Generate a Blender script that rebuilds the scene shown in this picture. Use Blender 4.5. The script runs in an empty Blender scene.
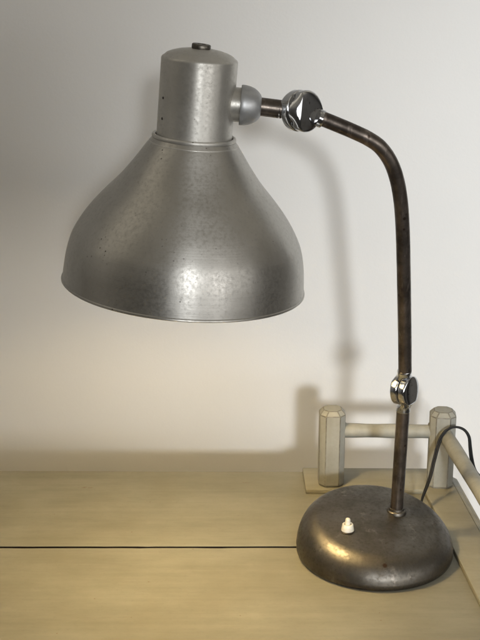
import bpy, bmesh, math, random
from mathutils import Vector, Matrix
random.seed(7)
S = bpy.context.scene
COL = S.collection
PI = math.pi

# ------------------------------------------------------------------ camera
F = 1220.0                       # focal length in photo pixels (480x640 frame)
PITCH = math.radians(18.0)
H = 0.639
cam_d = bpy.data.cameras.new('camera')
cam_d.sensor_fit = 'VERTICAL'
cam_d.sensor_height = 36.0
cam_d.lens = F / 640.0 * 36.0
cam_d.clip_start = 0.01
cam_d.clip_end = 100
cam = bpy.data.objects.new('camera', cam_d)
COL.objects.link(cam)
cam.location = (0, 0, H)
cam.rotation_euler = (PI / 2 - PITCH, 0, 0)
S.camera = cam

def ray(x, y):
    u, v = (x - 240) / F, (320 - y) / F
    c, s = math.cos(PITCH), math.sin(PITCH)
    return Vector((u, c + v * s, -s + v * c))
def atY(x, y, Y):                # point of the photo measured on the vertical plane Y
    d = ray(x, y)
    return Vector((0, 0, H)) + d * (Y / d.y)
def atZ(x, y, Z):                # point of the photo measured on the level Z
    d = ray(x, y)
    return Vector((0, 0, H)) + d * ((Z - H) / d.z)

# ------------------------------------------------------------------ helpers
W = {}
def link(o, parent=None, mw=None):
    mw = mw or Matrix.Identity(4)
    COL.objects.link(o)
    W[o.name] = mw
    if parent is not None:
        o.parent = parent
        o.matrix_parent_inverse = W[parent.name].inverted()
    o.matrix_basis = mw
    return o
def empty(name, loc, label, cat):
    o = bpy.data.objects.new(name, None)
    o.empty_display_size = 0.05
    link(o, None, Matrix.Translation(loc))
    o['label'] = label
    o['category'] = cat
    return o
def obj(name, bm, mat, parent=None, mw=None, sharp=35, smooth=True):
    bmesh.ops.recalc_face_normals(bm, faces=bm.faces)
    if smooth:
        for f in bm.faces: f.smooth = True
        lim = math.radians(sharp)
        for e in bm.edges:
            if len(e.link_faces) == 2 and e.calc_face_angle(0) > lim: e.smooth = False
    me = bpy.data.meshes.new(name)
    bm.to_mesh(me)
    bm.free()
    mats = mat if isinstance(mat, (list, tuple)) else [mat]
    for m in mats: me.materials.append(m)
    o = bpy.data.objects.new(name, me)
    return link(o, parent, mw)
def frame(origin, zaxis, xhint=(1, 0, 0)):
    z = Vector(zaxis).normalized()
    x = Vector(xhint)
    x = (x - z * x.dot(z)).normalized()
    y = z.cross(x)
    m = Matrix((x, y, z)).transposed().to_4x4()
    m.translation = Vector(origin)
    return m
def lathe(bm, prof, n=96, closed=False, mat=0):
    """revolve (r, z) points about local z; r == 0 ends become poles"""
    rings = []
    for r, z in prof:
        if r <= 1e-7:
            rings.append([bm.verts.new((0, 0, z))])
        else:
            rings.append([bm.verts.new((r * math.cos(2 * PI * i / n), r * math.sin(2 * PI * i / n), z)) for i in range(n)])
    pairs = list(zip(rings, rings[1:]))
    if closed: pairs.append((rings[-1], rings[0]))
    for a, b in pairs:
        for i in range(n):
            j = (i + 1) % n
            if len(a) == 1 and len(b) == 1: continue
            if len(a) == 1: f = bm.faces.new((a[0], b[i], b[j]))
            elif len(b) == 1: f = bm.faces.new((a[i], a[j], b[0]))
            else: f = bm.faces.new((a[i], a[j], b[j], b[i]))
            f.material_index = mat
def spline(pts, sub=8):
    """Catmull-Rom through points (Vectors of any size)"""
    pts = [Vector(p) for p in pts]
    P = [pts[0] * 2 - pts[1]] + pts + [pts[-1] * 2 - pts[-2]]
    out = []
    for i in range(1, len(P) - 2):
        p0, p1, p2, p3 = P[i - 1:i + 3]
        for k in range(sub):
            t = k / sub
            out.append(0.5 * ((2 * p1) + (p2 - p0) * t + (2 * p0 - 5 * p1 + 4 * p2 - p3) * t * t + (3 * p1 - p0 - 3 * p2 + p3) * t ** 3))
    out.append(pts[-1])
    return out
def tube(bm, path, rad, n=24, cap=True):
    path = [Vector(p) for p in path]
    rads = rad if isinstance(rad, (list, tuple)) else [rad] * len(path)
    prev = None
    rings = []
    for i, p in enumerate(path):
        t = (path[min(i + 1, len(path) - 1)] - path[max(i - 1, 0)]).normalized()
        if prev is None:
            a = Vector((0, 1, 0)) if abs(t.y) < 0.9 else Vector((1, 0, 0))
        else: a = prev
        a = (a - t * a.dot(t)).normalized()
        prev = a
        b = t.cross(a)
        rings.append([bm.verts.new(p + (a * math.cos(2 * PI * k / n) + b * math.sin(2 * PI * k / n)) * rads[i]) for k in range(n)])
    for a, b in zip(rings, rings[1:]):
        for k in range(n):
            bm.faces.new((a[k], a[(k + 1) % n], b[(k + 1) % n], b[k]))
    if cap:
        bm.faces.new(rings[0][::-1])
        bm.faces.new(rings[-1])
def prism(bm, poly, z0, z1):
    """poly: xy corners, extruded from z0 to z1"""
    lo = [bm.verts.new((x, y, z0)) for x, y in poly]
    hi = [bm.verts.new((x, y, z1)) for x, y in poly]
    n = len(poly)
    bm.faces.new(lo[::-1])
    bm.faces.new(hi)
    for i in range(n):
        bm.faces.new((lo[i], lo[(i + 1) % n], hi[(i + 1) % n], hi[i]))
def bevel(bm, w, seg=2, ang=30, mat=-1):
    bmesh.ops.recalc_face_normals(bm, faces=bm.faces)
    bm.normal_update()
    es = [e for e in bm.edges if len(e.link_faces) == 2 and e.calc_face_angle(0) > math.radians(ang)]
    bmesh.ops.bevel(bm, geom=es, offset=w, segments=seg, affect='EDGES', profile=0.5, clamp_overlap=True, material=mat)

# ------------------------------------------------------------------ materials
class NT:
    def __init__(s, name):
        s.m = bpy.data.materials.new(name)
        s.m.use_nodes = True
        s.t = s.m.node_tree
        s.p = s.t.nodes['Principled BSDF']
        s.co = s.n('ShaderNodeTexCoord').outputs['Object']
    def n(s, kind, **kw):
        nd = s.t.nodes.new(kind)
        for k, v in kw.items(): setattr(nd, k, v)
        return nd
    def l(s, a, b): s.t.links.new(a, b)
    def val(s, sock, v):
        if hasattr(v, 'is_output'): s.l(v, sock)
        else: sock.default_value = v
    def mapping(s, scale=(1, 1, 1), loc=(0, 0, 0), rot=(0, 0, 0)):
        nd = s.n('ShaderNodeMapping')
        nd.inputs['Scale'].default_value = scale
        nd.inputs['Location'].default_value = loc
        nd.inputs['Rotation'].default_value = rot
        s.l(s.co, nd.inputs['Vector'])
        return nd.outputs['Vector']
    def noise(s, scale, detail=4, rough=0.55, vec=None, dist=0):
        nd = s.n('ShaderNodeTexNoise')
        s.l(vec or s.co, nd.inputs['Vector'])
        nd.inputs['Scale'].default_value = scale
        nd.inputs['Detail'].default_value = detail
        nd.inputs['Roughness'].default_value = rough
        nd.inputs['Distortion'].default_value = dist
        return nd.outputs['Fac']
    def voro(s, scale, vec=None, rnd=1.0):
        nd = s.n('ShaderNodeTexVoronoi')
        s.l(vec or s.co, nd.inputs['Vector'])
        nd.inputs['Scale'].default_value = scale
        nd.inputs['Randomness'].default_value = rnd
        return nd
    def ramp(s, fac, a, b, x0=0.0, x1=1.0):
        """map fac from x0..x1 to a..b, clamped"""
        nd = s.n('ShaderNodeMapRange')
        s.val(nd.inputs['Value'], fac)
        nd.inputs['From Min'].default_value = x0
        nd.inputs['From Max'].default_value = x1
        nd.inputs['To Min'].default_value = a
        nd.inputs['To Max'].default_value = b
        return nd.outputs['Result']
    def mix(s, fac, a, b, blend='MIX'):
        nd = s.n('ShaderNodeMix', data_type='RGBA', blend_type=blend)
        s.val(nd.inputs[0], fac)
        for sock, v in ((nd.inputs[6], a), (nd.inputs[7], b)):
            if hasattr(v, 'is_output'): s.l(v, sock)
            else: sock.default_value = (*v, 1)
        return nd.outputs[2]
    def math(s, op, a, b=0.0):
        nd = s.n('ShaderNodeMath', operation=op)
        s.val(nd.inputs[0], a)
        s.val(nd.inputs[1], b)
        return nd.outputs[0]
    def bump(s, h, strength=0.2, dist=0.001, normal=None):
        nd = s.n('ShaderNodeBump')
        nd.inputs['Strength'].default_value = strength
        nd.inputs['Distance'].default_value = dist
        s.l(h, nd.inputs['Height'])
        if normal is not None: s.l(normal, nd.inputs['Normal'])
        return nd.outputs['Normal']
    def set(s, **kw):
        names = dict(color='Base Color', metal='Metallic', rough='Roughness', normal='Normal', spec='Specular IOR Level',
                     aniso='Anisotropic', tangent='Tangent', coat='Coat Weight', ecol='Emission Color', estr='Emission Strength')
        for k, v in kw.items():
            sock = s.p.inputs[names[k]]
            if hasattr(v, 'is_output'): s.l(v, sock)
            elif k in ('color', 'ecol'): sock.default_value = (*v, 1)
            else: sock.default_value = v
        return s.m

def specks(t, scale, size, keep, vec=None):
    """scattered round spots: 1 in a spot, 0 elsewhere; keep = share of cells that carry one"""
    v = t.voro(scale, vec)
    inside = t.ramp(v.outputs['Distance'], 1, 0, size * 0.6, size)
    sep = t.n('ShaderNodeSeparateColor')
    t.l(v.outputs['Color'], sep.inputs[0])
    on = t.math('LESS_THAN', sep.outputs[0], keep)
    return t.math('MULTIPLY', inside, on)

def alu_mat(name, lo, hi, r0, r1, aniso=0.5, spots=0.25, metal=0.8):
    t = NT(name)
    big = t.noise(14, 5, 0.6)
    fine = t.noise(330, 4, 0.7)
    rings = t.noise(1.0, 3, 0.6, t.mapping((6, 6, 900)))
    c = t.mix(t.ramp(big, 0, 1, 0.33, 0.67), lo, hi)
    c = t.mix(t.ramp(fine, 0, 0.30, 0.56, 0.76), c, tuple(x * 0.5 for x in lo))
    streak = t.noise(1.0, 4, 0.7, t.mapping((60, 60, 9)))
    c = t.mix(t.ramp(streak, 0, 0.22, 0.55, 0.75), c, tuple(x * 0.6 for x in lo))
    sp = t.math('MULTIPLY', specks(t, 260, 0.24, spots), t.ramp(big, 0, 1, 0.5, 0.62))
    sp2 = specks(t, 44, 0.040, spots * 0.16)
    sp = t.math('MAXIMUM', sp, sp2)
    c = t.mix(t.math('MULTIPLY', sp, 0.7), c, (0.06, 0.05, 0.04))
    r = t.math('ADD', t.ramp(big, r0, r1, 0.3, 0.7), t.ramp(fine, -0.05, 0.10, 0.35, 0.7))
    r = t.math('ADD', r, t.math('MULTIPLY', sp, 0.2))
    t.p.inputs['Anisotropic Rotation'].default_value = 0.25
    b = t.bump(rings, 0.13, 0.0004)
    b = t.bump(fine, 0.12, 0.0004, b)
    b = t.bump(t.noise(22, 2, 0.5), 0.10, 0.006, b)
    tan = t.n('ShaderNodeTangent', direction_type='RADIAL', axis='Z')
    return t.set(color=c, metal=metal, rough=r, normal=b, aniso=aniso, tangent=tan.outputs[0])
M_shade = alu_mat('worn spun aluminium', (0.36, 0.347, 0.317), (0.44, 0.426, 0.395), 0.39, 0.45, 0.6, 0.30, 0.95)
M_head = alu_mat('brushed aluminium', (0.40, 0.385, 0.35), (0.52, 0.505, 0.465), 0.42, 0.50, 0.6, 0.05)

def inner_mat():
    t = NT('shade lining')
    c = t.mix(t.ramp(t.noise(30, 4), 0, 1, 0.35, 0.65), (0.62, 0.60, 0.55), (0.72, 0.70, 0.66))
    return t.set(color=c, metal=0.6, rough=0.45)
M_inner = inner_mat()

def base_mat():
    t = NT('worn dark steel')
    big = t.noise(26, 6, 0.62)
    fine = t.noise(260, 4, 0.7)
    c = t.mix(t.ramp(big, 0, 1, 0.35, 0.68), (0.080, 0.073, 0.062), (0.150, 0.138, 0.118))
    c = t.mix(t.ramp(fine, 0, 0.6, 0.5, 0.75), c, (0.05, 0.04, 0.03))
    worn = t.ramp(t.noise(48, 5, 0.7), 0, 0.55, 0.60, 0.70)
    c = t.mix(worn, c, (0.30, 0.27, 0.23))
    rust = specks(t, 34, 0.11, 0.10)
    c = t.mix(t.math('MULTIPLY', rust, 0.85), c, (0.045, 0.022, 0.012))
    r = t.math('ADD', t.ramp(big, 0.50, 0.37, 0.3, 0.7), t.ramp(fine, -0.04, 0.14, 0.35, 0.7))
    b = t.bump(fine, 0.15, 0.0004)
    b = t.bump(t.noise(40, 3), 0.10, 0.003, b)
    return t.set(color=c, metal=1.0, rough=r, normal=b)
M_base = base_mat()

def tube_mat():
    t = NT('brown patinated steel')
    st = t.noise(1.0, 5, 0.65, t.mapping((190, 190, 32)))
    big = t.noise(45, 5, 0.6)
    c = t.mix(t.ramp(big, 0, 1, 0.36, 0.66), (0.050, 0.041, 0.034), (0.135, 0.113, 0.095))
    c = t.mix(t.ramp(st, 0, 0.7, 0.55, 0.75), c, (0.26, 0.22, 0.19))
    c = t.mix(t.math('MULTIPLY', specks(t, 130, 0.25, 0.25), 0.8), c, (0.03, 0.018, 0.012))
    r = t.ramp(big, 0.46, 0.30, 0.3, 0.7)
    b = t.bump(t.noise(300, 3, 0.7), 0.25, 0.0004)
    return t.set(color=c, metal=0.85, rough=r, normal=b)
M_tube = tube_mat()

def chrome_mat():
    t = NT('old chrome')
    n1 = t.noise(120, 4, 0.65)
    c = t.mix(t.ramp(n1, 0, 0.5, 0.5, 0.75), (0.56, 0.57, 0.59), (0.33, 0.30, 0.26))
    c = t.mix(t.math('MULTIPLY', specks(t, 260, 0.2, 0.15), 0.7), c, (0.08, 0.06, 0.045))
    return t.set(color=c, metal=1.0, rough=t.ramp(n1, 0.06, 0.20, 0.45, 0.75))
M_chrome = chrome_mat()

def grey_mat():
    t = NT('matt grey zinc')
    n1 = t.noise(70, 4, 0.6)
    c = t.mix(t.ramp(n1, 0, 1, 0.35, 0.65), (0.30, 0.303, 0.303), (0.38, 0.383, 0.38))
    return t.set(color=c, metal=0.7, rough=t.ramp(n1, 0.40, 0.50), normal=t.bump(t.noise(420, 3), 0.15, 0.0003))
M_grey = grey_mat()

def ivory_mat():
    t = NT('ivory bakelite')
    c = t.mix(t.ramp(t.noise(160, 4), 0, 1, 0.4, 0.7), (0.80, 0.76, 0.65), (0.66, 0.60, 0.46))
    return t.set(color=c, rough=0.38)
M_ivory = ivory_mat()

def cord_mat():
    t = NT('black rubber flex')
    c = t.mix(t.ramp(t.noise(90, 3), 0, 1, 0.4, 0.7), (0.004, 0.004, 0.004), (0.007, 0.007, 0.007))
    return t.set(color=c, rough=0.55, spec=0.3)
M_cord = cord_mat()

def paint_mat(name, c0, c1, grain=(3, 60, 60), worn=0.8):
    t = NT(name)
    vec = t.mapping(grain)
    g = t.noise(1.6, 6, 0.65, vec, 0.4)
    cloud = t.noise(7, 5, 0.6)
    fine = t.noise(240, 4, 0.7)
    c = t.mix(t.ramp(t.math('ADD', t.math('MULTIPLY', g, 0.30), t.math('MULTIPLY', t.noise(13, 6, 0.68, t.mapping((0.6, 1.6, 1), (4, 2, 1))), 0.70)), 0, 1, 0.36, 0.64), c0, c1)
    c = t.mix(t.ramp(cloud, 0, 0.5, 0.45, 0.70), c, tuple(x * k for x, k in zip(c0, (0.88, 0.86, 0.78))))
    c = t.mix(t.ramp(fine, 0, 0.20, 0.55, 0.75), c, tuple(x * 0.6 for x in c0))
    sp = specks(t, 75, 0.075, 0.22)
    sp2 = specks(t, 30, 0.11, 0.30, t.mapping((0.35, 1.5, 1), (3, 1, 0)))
    sp = t.math('MAXIMUM', sp, t.math('MULTIPLY', sp2, t.ramp(fine, 0, 1, 0.45, 0.6)))
    c = t.mix(t.math('MULTIPLY', sp, worn), c, (0.16, 0.10, 0.05))
    b = t.bump(t.noise(1.0, 5, 0.6, t.mapping((14, 320, 320))), 0.22, 0.0006)
    b = t.bump(fine, 0.10, 0.0005, b)
    return t.set(color=c, rough=t.ramp(cloud, 0.50, 0.64), normal=b, spec=0.35)
M_top = paint_mat('greige painted boards', (0.180, 0.166, 0.120), (0.242, 0.227, 0.172))
M_strip = paint_mat('greige painted border wood', (0.215, 0.197, 0.14), (0.285, 0.264, 0.195), (8, 60, 60), 0.6)
M_rail = paint_mat('greige painted wood', (0.205, 0.200, 0.168), (0.315, 0.310, 0.270), (40, 40, 5), 0.35)

def edge_mat():
    t = NT('paint worn brown on the arrises and rail shadow gap')
    k = t.ramp(t.noise(55, 5, 0.7), 0, 1, 0.38, 0.62)
    return t.set(color=t.mix(k, (0.215, 0.205, 0.17), (0.105, 0.093, 0.072)), rough=0.6)
M_edge = edge_mat()

def wall_mat():
    t = NT('off white wall')
    c = t.mix(t.ramp(t.noise(2.2, 4), 0, 1, 0.35, 0.65), (0.70, 0.69, 0.665), (0.73, 0.72, 0.695))
    b = t.bump(t.noise(60, 5, 0.6), 0.12, 0.002)
    b = t.bump(t.noise(420, 3, 0.6), 0.16, 0.0006, b)
    return t.set(color=c, rough=0.75, normal=b, spec=0.25)
M_wall = wall_mat()

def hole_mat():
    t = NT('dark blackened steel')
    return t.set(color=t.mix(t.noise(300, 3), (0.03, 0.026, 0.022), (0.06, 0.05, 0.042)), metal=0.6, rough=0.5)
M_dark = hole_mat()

def bulb_mat():
    t = NT('glowing frosted bulb')
    return t.set(color=(0.9, 0.85, 0.75), rough=0.4, ecol=(1.0, 0.75, 0.38), estr=BULB)
BULB = 250.0
M_bulb = bulb_mat()

# ------------------------------------------------------------------ wall
YW = 1.53
bm = bmesh.new()
prism(bm, [(-2.0, YW), (0.78, YW), (0.78, YW + 0.12), (-2.0, YW + 0.12)], -0.9, 1.9)
w = obj('wall', bm, M_wall, smooth=False)
w['kind'] = 'structure'
w['label'] = 'plain off-white plastered wall behind the lamp and table'
w['category'] = 'wall'

# ------------------------------------------------------------------ table
SL = 0.075                         # the table's right end runs off square by this slope
def xo(Y): return 0.2610 + SL * (1.337 - Y)      # outer right edge
def xi(Y): return 0.2185 + SL * (1.278 - Y)      # inner edge of the right border strip
table = empty('table', (-0.3, 1.0, 0.0), 'greige painted wooden table with a low dowel gallery rail, standing under the lamp', 'table')
PLANKS = ((1.1768, 1.366), (0.70, 1.1729))
for y0, y1 in PLANKS:
    bm = bmesh.new()
    def edge(y, sl, amp):                       # sawn edge, never quite straight
        out = []
        x = -1.0
        w = 0.0
        while x < xo(y) - 0.004:
            w = 0.8 * w + random.uniform(-amp, amp)
            chip = random.uniform(0.0004, 0.0011) if amp and random.random() < 0.03 else 0
            out.append((x, y + sl * (x + 0.1) + w + chip * (1 if y < 1.175 and y == y0 else -1)))
            x += random.uniform(0.006, 0.016)
        return out + [(xo(y) - 0.002, y)]
    lo = edge(y0, 0.0016, 0.00012 if y0 > 1 else 0)
    hi = edge(y1, 0.0016 if y1 < 1.3 else -0.006, 0.00012)
    prism(bm, lo + hi[::-1], -0.024, 0.0)
    bevel(bm, 0.0005, 1, 60)
    for f in bm.faces:                          # bare, dirty sawn edges inside the joint
        if abs(f.normal.z) < 0.5 and 1.16 < f.calc_center_median().y < 1.19: f.material_index = 1
    obj('board', bm, [M_top, M_dark], table)
bm = bmesh.new()
prism(bm, [(-0.99, 1.15), (0.25, 1.15), (0.25, 1.20), (-0.99, 1.20)], -0.045, -0.0245)  # unseen boards added below the top to keep light out of the seam
prism(bm, [(-0.99, 0.97), (0.25, 0.97), (0.25, 1.03), (-0.99, 1.03)], -0.045, -0.0245)
obj('seam_blocker', bm, M_dark, table, smooth=False)
# apron rails and legs under the top
bm = bmesh.new()
prism(bm, [(-0.97, 0.74), (0.26, 0.74), (0.26, 0.76), (-0.97, 0.76)], -0.12, -0.025)
prism(bm, [(-0.97, 1.31), (0.24, 1.31), (0.24, 1.33), (-0.97, 1.33)], -0.12, -0.025)
obj('apron', bm, M_rail, table, smooth=False)
for lx, ly in ((-0.95, 0.78), (-0.95, 1.29), (0.225, 0.78), (0.205, 1.29)):
    bm = bmesh.new()
    prism(bm, [(lx - .02, ly - .02), (lx + .02, ly - .02), (lx + .02, ly + .02), (lx - .02, ly + .02)], -0.75, -0.025)
    bevel(bm, 0.002)
    obj('leg', bm, M_rail, table)
ZP = 0.006
# plinth under the gallery: along the back, then down the right side
bm = bmesh.new()
prism(bm, [(0.0775, 1.303), (xi(1.303) - .0005, 1.303), (xo(1.362) - .012, 1.362), (0.0765, 1.364)], 0.0, ZP)
bevel(bm, 0.0012)
obj('plinth', bm, M_strip, table)
bm = bmesh.new()
ya, yb = 0.72, 1.3455
prism(bm, [(xi(ya), ya), (xo(ya) - .009, ya), (xo(yb) - .009, yb), (xi(1.303), 1.3035), (xi(1.29), 1.29)], 0.0, ZP + 0.0006)
bevel(bm, 0.0012)
obj('border_strip', bm, M_strip, table)
# stepped moulding along the outer edge of the strip
bm = bmesh.new()
prism(bm, [(xo(ya) - .0085, ya), (xo(ya) - .004, ya), (xo(1.343) - .004, 1.343), (xo(1.3455) - .0085, 1.3465)], -0.024, ZP - 0.0005)
prism(bm, [(xo(ya) - .0035, ya), (xo(ya), ya), (xo(1.337), 1.337), (xo(1.342) - .0035, 1.342)], -0.024, ZP - 0.0022)
bevel(bm, 0.0008)
obj('edge_moulding', bm, M_rail, table)

def post(px, py, top_z, yaw, half=0.0150, ch=0.0068):
    bm = bmesh.new()
    def octo(h, c): return [(-h + c, -h), (h - c, -h), (h, -h + c), (h, h - c), (h - c, h), (-h + c, h), (-h, h - c), (-h, -h + c)]
    levels = [(half - 0.0012, ch - 0.0006, ZP), (half, ch, ZP + 0.0022), (half, ch, top_z - 0.0055), (half - 0.0046, ch - 0.0014, top_z)]
    rings = [[bm.verts.new((x, y, z)) for x, y in octo(h, c)] for h, c, z in levels]
    for a, b in zip(rings, rings[1:]):
        for i in range(8): bm.faces.new((a[i], a[(i + 1) % 8], b[(i + 1) % 8], b[i]))
    bm.faces.new(rings[0][::-1]); bm.faces.new(rings[-1])
    bevel(bm, 0.0008, 1, 20, 1)
    return obj('post', bm, [M_rail, M_edge], table, Matrix.Translation((px, py, 0)) @ Matrix.Rotation(yaw, 4, 'Z'), smooth=False)
PL = (0.1078, 1.322); PR = (0.2365, 1.318); PF = (0.2365 + 0.52 * 0.09, 1.318 - 0.52)
post(*PL, 0.1015, 0.02)
post(*PR, 0.1015, -0.10)
post(*PF, 0.1015, -0.10)
ZR = 0.0735
bm = bmesh.new()
pth = [Vector((PL[0] + .006, PL[1], ZR)).lerp(Vector((PR[0] - .006, PR[1], ZR)), k / 10) for k in range(11)]
tube(bm, pth, [0.0083 + 0.0004 * math.sin(k * 1.3) for k in range(11)], 28)
for cx in (PL[0] + 0.0150, PR[0] - 0.0152):  # dark rings painted in as the shadow gap where rail meets post
    tube(bm, [(cx - 0.0006, PL[1], ZR), (cx + 0.0006, PL[1] - 0.0004, ZR)], 0.0092, 28)
    for f in bm.faces[-30:] if False else list(bm.faces)[-30:]: f.material_index = 1
obj('rail', bm, [M_rail, M_edge], table)
bm = bmesh.new()
pth = [Vector((PR[0] + .002, PR[1] - .006, ZR)).lerp(Vector((PF[0], PF[1], ZR)), k / 10) for k in range(11)]
tube(bm, pth, [0.0085 + 0.0004 * math.sin(k * 1.7) for k in range(11)], 28)
obj('rail', bm, M_rail, table)

# ------------------------------------------------------------------ desk lamp
BC = Vector((0.1432, 1.163, 0.0))
lamp = empty('desk_lamp', BC, 'old aluminium desk lamp with bent brown arm and round dark steel base', 'desk lamp')
# base
prof = [(0, 0.0015), (0.074, 0.0015), (0.0795, 0.0004), (0.0815, 0.0012), (0.0828, 0.0040), (0.0832, 0.0085)]
prof += [(0.0832 - 0.0242 * (1 - math.cos(a)), 0.0064 + 0.0290 * math.sin(a)) for a in [PI / 2 * k / 14 for k in range(1, 14)]]
prof += [(0.0575, 0.0357), (0.045, 0.0367), (0.032, 0.0376), (0.016, 0.0383), (0, 0.0386)]
bm = bmesh.new()
lathe(bm, prof, 128)
def skew(x, y): return 1.14 + 3.8 * y - 1.7 * x      # the pressed top sits a little askew on its rim
for v in bm.verts: v.co.z *= skew(v.co.x, v.co.y)
base = obj('base', bm, M_base, lamp, Matrix.Translation(BC), 50)
def base_h(r):
    pts = [(0, .0386), (.016, .0383), (.032, .0376), (.045, .0366), (.0575, .0357), (.060, .0354)]
    for (a, za), (b, zb) in zip(pts, pts[1:]):
        if r <= b: return za + (zb - za) * (r - a) / (b - a)
    return .034
SOCK = atZ(396.5, 511, 0.0435)
JB = atY(404.5, 390, SOCK.y - 0.006)
YH = 1.102                       # the arm leans towards the front: depth of its upper end
JT = atY(301.5, 111, YH)
# collar where the arm enters the base
r_s = math.hypot(SOCK.x - BC.x, SOCK.y - BC.y)
zc = base_h(r_s) * skew(SOCK.x - BC.x, SOCK.y - BC.y)
bm = bmesh.new()
lathe(bm, [(0.0070, -0.002), (0.0105, -0.002), (0.0105, 0.0012), (0.0098, 0.0022), (0.0085, 0.0026), (0.0082, 0.0048), (0.0070, 0.0050)], 40, closed=True)
obj('arm_collar', bm, M_base, base, Matrix.Translation((SOCK.x, SOCK.y, zc)), 50)
# switch
SW = atZ(347.5, 532.5, 0.0375)
r_w = math.hypot(SW.x - BC.x, SW.y - BC.y)
zs = base_h(r_w) * skew(SW.x - BC.x, SW.y - BC.y) - 0.0012
bm = bmesh.new()
lathe(bm, [(0, 0), (0.0066, 0), (0.0068, 0.001), (0.0062, 0.0045), (0.0056, 0.0078), (0.0050, 0.0084), (0.0040, 0.0082), (0.0036, 0.0060), (0, 0.0058)], 40)
sw = obj('switch', bm, M_ivory, lamp, Matrix.Translation((SW.x, SW.y, zs)), 60)
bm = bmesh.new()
lathe(bm, [(0.0050, 0.0002), (0.0076, 0.0002), (0.0078, 0.0008), (0.0072, 0.0014), (0.0050, 0.0014)], 36, closed=True)  # dark ring added as the shadow and grime round the switch foot
obj('switch_shadow_ring', bm, M_dark, sw, Matrix.Translation((SW.x, SW.y, zs)), 60)
bm = bmesh.new()
lathe(bm, [(0, 0.004), (0.0026, 0.004), (0.0026, 0.0130), (0.0022, 0.0142), (0.0012, 0.0148), (0, 0.0149)], 28)
obj('push_button', bm, M_ivory, sw, Matrix.Translation((SW.x, SW.y, zs)), 60)
# tubes
TR = 0.0068
up = (JB - SOCK).normalized()
bm = bmesh.new()
p0, p1 = Vector((SOCK.x, SOCK.y, zc - 0.003)), JB - up * 0.020
tube(bm, [p0.lerp(p1, k / 8) for k in range(9)], TR, 32)
obj('lower_arm', bm, M_tube, lamp, None)
ypix = [((405.0, 372), 0.0), ((404.8, 340), 0.0), ((404.2, 300), 0), ((403.5, 260), 0), ((402.6, 228), 0), ((400.8, 202), 0), ((397.0, 180), 0), ((390.6, 162), 0), ((380.5, 147.5), 0), ((368.0, 138.5), 0), ((354, 131.8), 0), ((340, 125.8), 0), ((322, 118.5), 0)]
n_ = len(ypix)
zt = lambda y: (390 - y) / (390 - 118.5)
pts = [atY(x, y, JB.y + (YH - JB.y) * zt(y)) for (x, y), _ in ypix]
path = spline(pts, 8)
bm = bmesh.new()
tube(bm, path, 0.0068, 32)
obj('upper_arm', bm, M_tube, lamp)

# chrome knuckle joints: two cheeks on a common pin, each with a neck running to its tube
def cheek(mw, R, t, nl, nr, sgn, parent, a0, d):
    """half of a knuckle: a flat eye (local z 0..t, times sgn) lofted through a bent neck into a round sleeve over its tube; d = the tube's local direction"""
    bm = bmesh.new()
    N = 48
    d = Vector(d).normalized()
    def disc(w, p=0.38):
        out = []
        for k in range(N):
            c, s_ = math.cos(2 * PI * k / N), math.sin(2 * PI * k / N)
            y = w * math.copysign(abs(c) ** p, c)
            z = t * 0.5 + (t * 0.5 - 0.0001) * math.copysign(abs(s_) ** p, s_)
            z += 0.06 * t * max(0, s_) * (1 - (y / R) ** 2)
            out.append((y, z * sgn))
        return out
    def circ(r): return [(r * math.cos(2 * PI * k / N), sgn * r * math.sin(2 * PI * k / N)) for k in range(N)]
    st = []                                        # (centre, third axis, outline)
    Z = Vector((0, 0, 1))
    xa = R * math.cos(math.radians(a0))
    M = 26
    for i in range(M + 1):                         # round the eye
        a = PI - (PI - math.radians(a0)) * i / M
        st.append((Vector((R * math.cos(a), 0, 0)), Z, disc(max(R * math.sin(a), 0.0006))))
    wa = R * math.sin(math.radians(a0))
    A, E = Vector((xa, 0, 0)), d * nl
    Cc = A + Vector((1, 0, 0)) * max(0.001, (nl - xa) * 0.45)
    Zd = (Z - d * Z.dot(d)).normalized()
    K = 16
    for i in range(1, K + 1):                      # neck
        u = i / K
        e = (u * u * (3 - 2 * u)) ** 0.8
        w = nr + (wa - nr) * (1 - u) ** 1.8
        o, c = disc(w, 0.38 + 0.55 * e), circ(nr * 1.03)
        ctr = A * (1 - u) ** 2 + Cc * 2 * u * (1 - u) + E * u * u
        st.append((ctr, Z.lerp(Zd, e).normalized(), [(y0 + (y1 - y0) * e, z0 + (z1 - z0) * e) for (y0, z0), (y1, z1) in zip(o, c)]))
    for dx, q in ((0.0030, 1.05), (0.0042, 1.07), (0.0048, 1.03), (0.0048, 0.8)):
        st.append((E + d * dx, Zd, circ(nr * q)))
    Yv = Vector((0, 1, 0))
    rings = [[bm.verts.new(c + Yv * y + zx * z) for y, z in o] for c, zx, o in st]
    for a, b in zip(rings, rings[1:]):
        for i in range(N): bm.faces.new((a[i], a[(i + 1) % N], b[(i + 1) % N], b[i]))
    bm.faces.new(rings[0][::-1]); bm.faces.new(rings[-1])
    return obj('cheek', bm, M_chrome, parent, mw, 50)
def knuckle(center, n, dir_front, dir_back, R, t, nl, nr, a0=40):
    n = Vector(n).normalized()
    # the pin is the joint's own mesh, the cheeks are its sub-parts
    bm = bmesh.new()
    lathe(bm, [(0, -t * 1.12), (R * 0.3, -t * 1.12), (R * 0.33, -t * 1.05), (R * 0.33, -t * 0.9), (R * 0.22, -t * 0.88), (R * 0.22, t * 0.8), (0, t * 0.8)], 28)
    j = obj('knuckle_joint', bm, M_chrome, lamp, frame(center, n))
    for d, sgn in ((dir_front, 1), (dir_back, -1)):
        m = frame(center, n, d)
        cheek(m, R, t, nl, nr, sgn, j, a0, m.to_3x3().inverted() @ Vector(d))
dir_up = (path[3] - path[0]).normalized()
dir_arm = (path[-4] - path[-1]).normalized()
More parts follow.
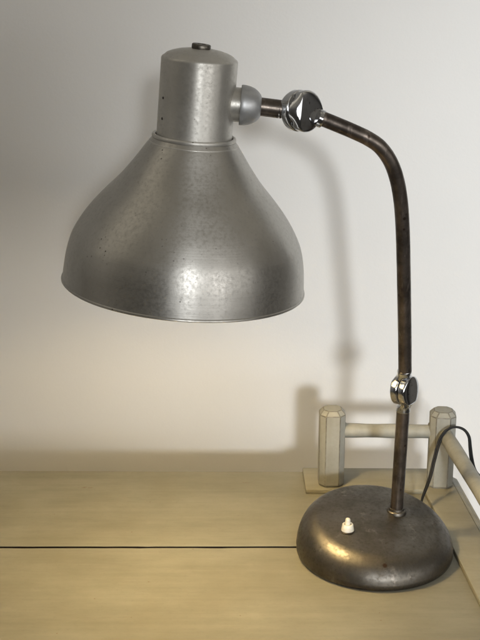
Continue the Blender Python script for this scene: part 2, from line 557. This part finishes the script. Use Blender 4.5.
DS = Vector((0.9965, 0.0, -0.083)).normalized()       # across the shade axis, towards the arm
knuckle(JB, (0.78, -0.62, 0.06), -up, dir_up, 0.0158, 0.0092, 0.0190, 0.0069)
knuckle(JT, (0.70, -0.71, 0.05), -DS, dir_arm, 0.0188, 0.0091, 0.0162, 0.0078, 58)

# shade and head share one tilted axis
RC = atY(194, 139, YH)                              # centre of the ring between head and shade
AX = Vector((0.083, 0.0, 0.9965)).normalized()         # axis upwards
SM = frame(RC, AX)
k = 0.000918
pp = [(0, 42.5), (3, 44.8), (9, 49.2), (24, 59.4), (40, 71.4), (58.6, 88), (72, 98.8), (84, 106.8), (99, 114.5), (110, 117.8), (122, 119.9), (136, 121.0), (147, 121.5)]
sp = spline([Vector((r * (0.000893 + 2.6e-7 * s), -s * k)) for s, r in pp], 5)
outer = [(0.0330, 0.0002)] + [(v.x, v.y) for v in sp]
rim_r, rim_z = outer[-1]
bm = bmesh.new()
lathe(bm, outer + [(rim_r + 0.0009, rim_z - 0.0006), (rim_r + 0.0011, rim_z - 0.0018), (rim_r + 0.0003, rim_z - 0.0026), (rim_r - 0.0012, rim_z - 0.0022)], 160)
inner = [(r - 0.0014, z - (0.0 if z < -0.01 else 0.0014)) for r, z in outer[::-1]] + [(0.0330, 0.0002)]
n0 = len(bm.verts)
lathe(bm, [(rim_r - 0.0012, rim_z - 0.0022)] + inner, 160, mat=1)
bmesh.ops.remove_doubles(bm, verts=bm.verts, dist=1e-6)
shade = obj('lamp_shade', bm, [M_shade, M_inner], lamp, SM, 40)
bm = bmesh.new()
rb = [(0.0367 + 0.0018 * math.cos(a), 0.0017 + 0.0021 * math.sin(a)) for a in [2 * PI * i / 14 for i in range(14)]]
lathe(bm, rb, 128, closed=True)
rb2 = [(0.0400 + 0.0010 * math.cos(a), -0.0040 + 0.0011 * math.sin(a)) for a in [2 * PI * i / 12 for i in range(12)]]
lathe(bm, rb2, 128, closed=True)
obj('collar_ring', bm, M_head, shade, SM, 60)
# head (socket cover)
hr, hh = 0.0343, 0.0733
prof = [(hr, 0.0), (hr, hh - 0.003)]
prof += [(hr - 0.003 * (1 - math.cos(a)), hh - 0.003 + 0.003 * math.sin(a)) for a in [math.radians(x) for x in (15, 30, 45, 60, 72)]]
prof += [(hr * 0.86, hh + 0.0024), (hr * 0.74, hh + 0.0042), (hr * 0.58, hh + 0.0058), (hr * 0.40, hh + 0.0069), (hr * 0.2, hh + 0.0074), (0, hh + 0.0075)]
bm = bmesh.new()
lathe(bm, prof + [(0, hh + 0.006), (hr * 0.6, hh + 0.004), (hr - 0.0015, hh - 0.004), (hr - 0.0015, 0.0)], 128)
bmesh.ops.remove_doubles(bm, verts=bm.verts, dist=1e-6)
head = obj('socket_cover', bm, M_head, lamp, SM, 60)
# slotted cap nut on top
bm = bmesh.new()
lathe(bm, [(0, 0), (0.0082, 0), (0.0085, 0.0008), (0.0085, 0.0034), (0.0079, 0.0042), (0.0040, 0.0043), (0.0038, 0.0036), (0, 0.0036)], 40)
obj('cap_nut', bm, M_base, head, SM @ Matrix.Translation((0.0005, -0.001, hh + 0.0072)) @ Matrix.Rotation(math.radians(3), 4, 'Y'), 40)
for px, py in ((163.5, 97), (162.5, 117.5)):           # two small screws on the side of the cover
    q = SM.inverted() @ atY(px, py, YH - 0.012)
    ang = -math.acos(max(-1, min(1, q.x / hr)))
    c = Vector((hr * math.cos(ang), hr * math.sin(ang), q.z))
    nrm = Vector((math.cos(ang), math.sin(ang), 0))
    bm = bmesh.new()
    lathe(bm, [(0, -0.0005), (0.0012, -0.0005), (0.0012, 0.0002), (0.0008, 0.0004), (0, 0.0002)], 20)
    obj('screw', bm, M_dark, head, SM @ frame(c, nrm, (0, 0, 1)))
# collar and bell between the head and the arm
BM0 = atY(236.5, 104.6, YH)
BF = frame(BM0, DS, (0, 1, 0))
G = 0.945
bm = bmesh.new()
lathe(bm, [(0, -0.008), (0.0154, -0.008), (0.0154, 0.0047), (0.0142, 0.0057), (0, 0.0057)], 48)
obj('swivel_collar', bm, M_head, lamp, BF, 40)
bm = bmesh.new()
bp = [(0.0168, 0.0042), (0.0186, 0.0036), (0.0191, 0.0046), (0.0190, 0.0080), (0.0181, 0.0124), (0.0165, 0.0165), (0.0140, 0.0200), (0.0112, 0.0224), (0.0094, 0.0234), (0.0088, 0.0234), (0, 0.0230)]
lathe(bm, [(a * G, b * G) for a, b in bp], 64)
obj('swivel_bell', bm, M_grey, lamp, BF, 50)
bm = bmesh.new()
q0 = BM0 + DS * 0.020
q1 = JT - DS * 0.0175
tube(bm, [q0.lerp(q1, i / 6) for i in range(7)], 0.0083, 32)
obj('stub_tube', bm, M_tube, lamp)
# bulb and its holder, inside
bm = bmesh.new()
lathe(bm, [(0, 0.045), (0.0165, 0.045), (0.0165, -0.016), (0.0150, -0.020), (0, -0.020)], 32)
obj('bulb_holder', bm, M_dark, lamp, SM, 40)
bz, br = -0.064, 0.0185
bp = [(0.0, bz - br)] + [(br * math.sin(a), bz - br * math.cos(a)) for a in [math.radians(d) for d in range(12, 140, 12)]] + [(0.0105, -0.040), (0.0105, -0.0205), (0, -0.0205)]
bm = bmesh.new()
lathe(bm, bp, 32)
obj('light_bulb', bm, M_bulb, lamp, SM, 60)

# cord: twin black flex from the back of the base, over the side rail and down behind it
cp = [(0.1985, 1.222, 0.006), (0.2010, 1.236, 0.0075)]
cp = [Vector(p) for p in cp]
for x, y, Y in ((422.5, 498, 1.252), (426.2, 488, 1.262), (430.3, 476, 1.272), (434.2, 460, 1.281), (438.6, 444, 1.289), (443.6, 433.4, 1.292), (450, 428.2, 1.293), (457.5, 427.2, 1.293), (464.6, 430.2, 1.292), (469.0, 437, 1.291), (470.2, 447.5, 1.290), (471.6, 459, 1.289), (474.6, 470, 1.289), (481, 477.5, 1.290), (490, 484, 1.292), (500, 494, 1.294)):
    cp.append(atY(x, y, Y))
cp += [Vector((0.320, 1.297, -0.06)), Vector((0.324, 1.30, -0.16)), Vector((0.322, 1.30, -0.30)), Vector((0.32, 1.30, -0.5))]
cpath = spline(cp, 8)
bm = bmesh.new()
for ph in (0, PI):
    pts = []
    for i, p in enumerate(cpath):
        t = (cpath[min(i + 1, len(cpath) - 1)] - cpath[max(i - 1, 0)]).normalized()
        a = t.cross(Vector((0, 1, 0))).normalized(); b = t.cross(a)
        ang = ph + 0.5 + i * 0.055
        pts.append(p + (a * math.cos(ang) + b * math.sin(ang)) * 0.00105)
    tube(bm, pts, 0.00125, 12)
obj('power_cord', bm, M_cord, lamp, None, 80)

# ------------------------------------------------------------------ light
A_POW, B_POW, C_POW, W_STR = 600.0, 21.0, 78.0, 0.95
def area(name, loc, target, size, power, color, shape='DISK', size_y=None):
    d = bpy.data.lights.new(name, 'AREA')
    d.shape = shape; d.size = size
    if size_y: d.size_y = size_y
    d.energy = power; d.color = color
    o = bpy.data.objects.new(name, d)
    COL.objects.link(o)
    o.location = loc
    o.rotation_euler = (Vector(target) - Vector(loc)).to_track_quat('-Z', 'Y').to_euler()
    return o
T = Vector((0.17, 1.18, 0.18))
LB = Vector((0.60, -1.0, 0.13)).normalized()
area('window_light', T + LB * 4.2, T, 1.25, B_POW, (0.98, 0.985, 1.0), 'RECTANGLE', 0.95)
LW = Vector((0.62, -1.0, 0.22)).normalized()
area('wide_fill_light', T + LW * 4.6, T, 6.5, C_POW, (1.0, 0.975, 0.94), 'RECTANGLE', 1.6)  # unseen wide lamp added as fill, softens the shadows on the wall
LD = Vector((0.075, -1.0, 0.25)).normalized()
sd = bpy.data.lights.new('far_window_light', 'SPOT')
sd.energy = A_POW; sd.color = (0.94, 0.97, 1.0); sd.shadow_soft_size = 0.15
sd.spot_size = math.radians(27); sd.spot_blend = 1.0
so = bpy.data.objects.new('far_window_light', sd)
COL.objects.link(so)
so.location = T + LD * 4.2
so.rotation_euler = (Vector((0.72, YW, 0.15)) - so.location).to_track_quat('-Z', 'Y').to_euler()

world = bpy.data.worlds.new('World')
S.world = world
world.use_nodes = True
nt = world.node_tree
bg = nt.nodes['Background']
tc = nt.nodes.new('ShaderNodeTexCoord')
sep = nt.nodes.new('ShaderNodeSeparateXYZ')
nt.links.new(tc.outputs['Generated'], sep.inputs[0])
cr = nt.nodes.new('ShaderNodeValToRGB')       # dim room: dark floor, darker furniture height, pale ceiling
mr = nt.nodes.new('ShaderNodeMapRange')
mr.inputs['From Min'].default_value = -1; mr.inputs['From Max'].default_value = 1
nt.links.new(sep.outputs['Z'], mr.inputs['Value'])
nt.links.new(mr.outputs['Result'], cr.inputs[0])
el = cr.color_ramp.elements
el[0].position = 0.0; el[0].color = (0.05, 0.045, 0.038, 1)
el[1].position = 1.0; el[1].color = (0.34, 0.31, 0.255, 1)
for pos, c in ((0.42, (0.05, 0.046, 0.04, 1)), (0.60, (0.09, 0.085, 0.078, 1)), (0.76, (0.28, 0.255, 0.21, 1))):
    e = el.new(pos); e.color = c
at = nt.nodes.new('ShaderNodeMath'); at.operation = 'ARCTAN2'     # dim and pale bars of room, added for reflections in the metal
ng = nt.nodes.new('ShaderNodeMath'); ng.operation = 'MULTIPLY'; ng.inputs[1].default_value = -1
nt.links.new(sep.outputs['Y'], ng.inputs[0])
nt.links.new(sep.outputs['X'], at.inputs[0]); nt.links.new(ng.outputs[0], at.inputs[1])
am = nt.nodes.new('ShaderNodeMapRange')
am.inputs['From Min'].default_value = -PI; am.inputs['From Max'].default_value = PI
nt.links.new(at.outputs[0], am.inputs['Value'])
ar = nt.nodes.new('ShaderNodeValToRGB')
nt.links.new(am.outputs['Result'], ar.inputs[0])
stops = ((0.0, .5), (0.17, .6), (0.20, 2.6), (0.30, 2.4), (0.33, 1.0), (0.50, .8), (0.68, .8), (0.715, .5), (0.735, 1.8), (0.755, 1.6), (0.77, .45), (0.785, .5), (0.80, 2.6), (0.83, 2.2), (0.845, .5), (1.0, .5))
ae = ar.color_ramp.elements
ae[0].position = 0.0; ae[1].position = 1.0
for i, (pos, v) in enumerate(stops):
    e = ae[0] if i == 0 else (ae[len(ae) - 1] if i == len(stops) - 1 else ae.new(pos))
    e.color = (v / 3, v / 3, v / 3, 1)
mx = nt.nodes.new('ShaderNodeMix'); mx.data_type = 'RGBA'; mx.blend_type = 'MULTIPLY'; mx.inputs[0].default_value = 1
nt.links.new(cr.outputs['Color'], mx.inputs[6]); nt.links.new(ar.outputs['Color'], mx.inputs[7])
nt.links.new(mx.outputs[2], bg.inputs['Color'])
bg.inputs['Strength'].default_value = W_STR * 3

S.view_settings.view_transform = 'Standard'
S.view_settings.look = 'None'
S.view_settings.exposure = 0.0
S.view_settings.gamma = 1.0
S.view_settings.use_curve_mapping = False
S.cycles.use_denoising = True
S.cycles.max_bounces = 10
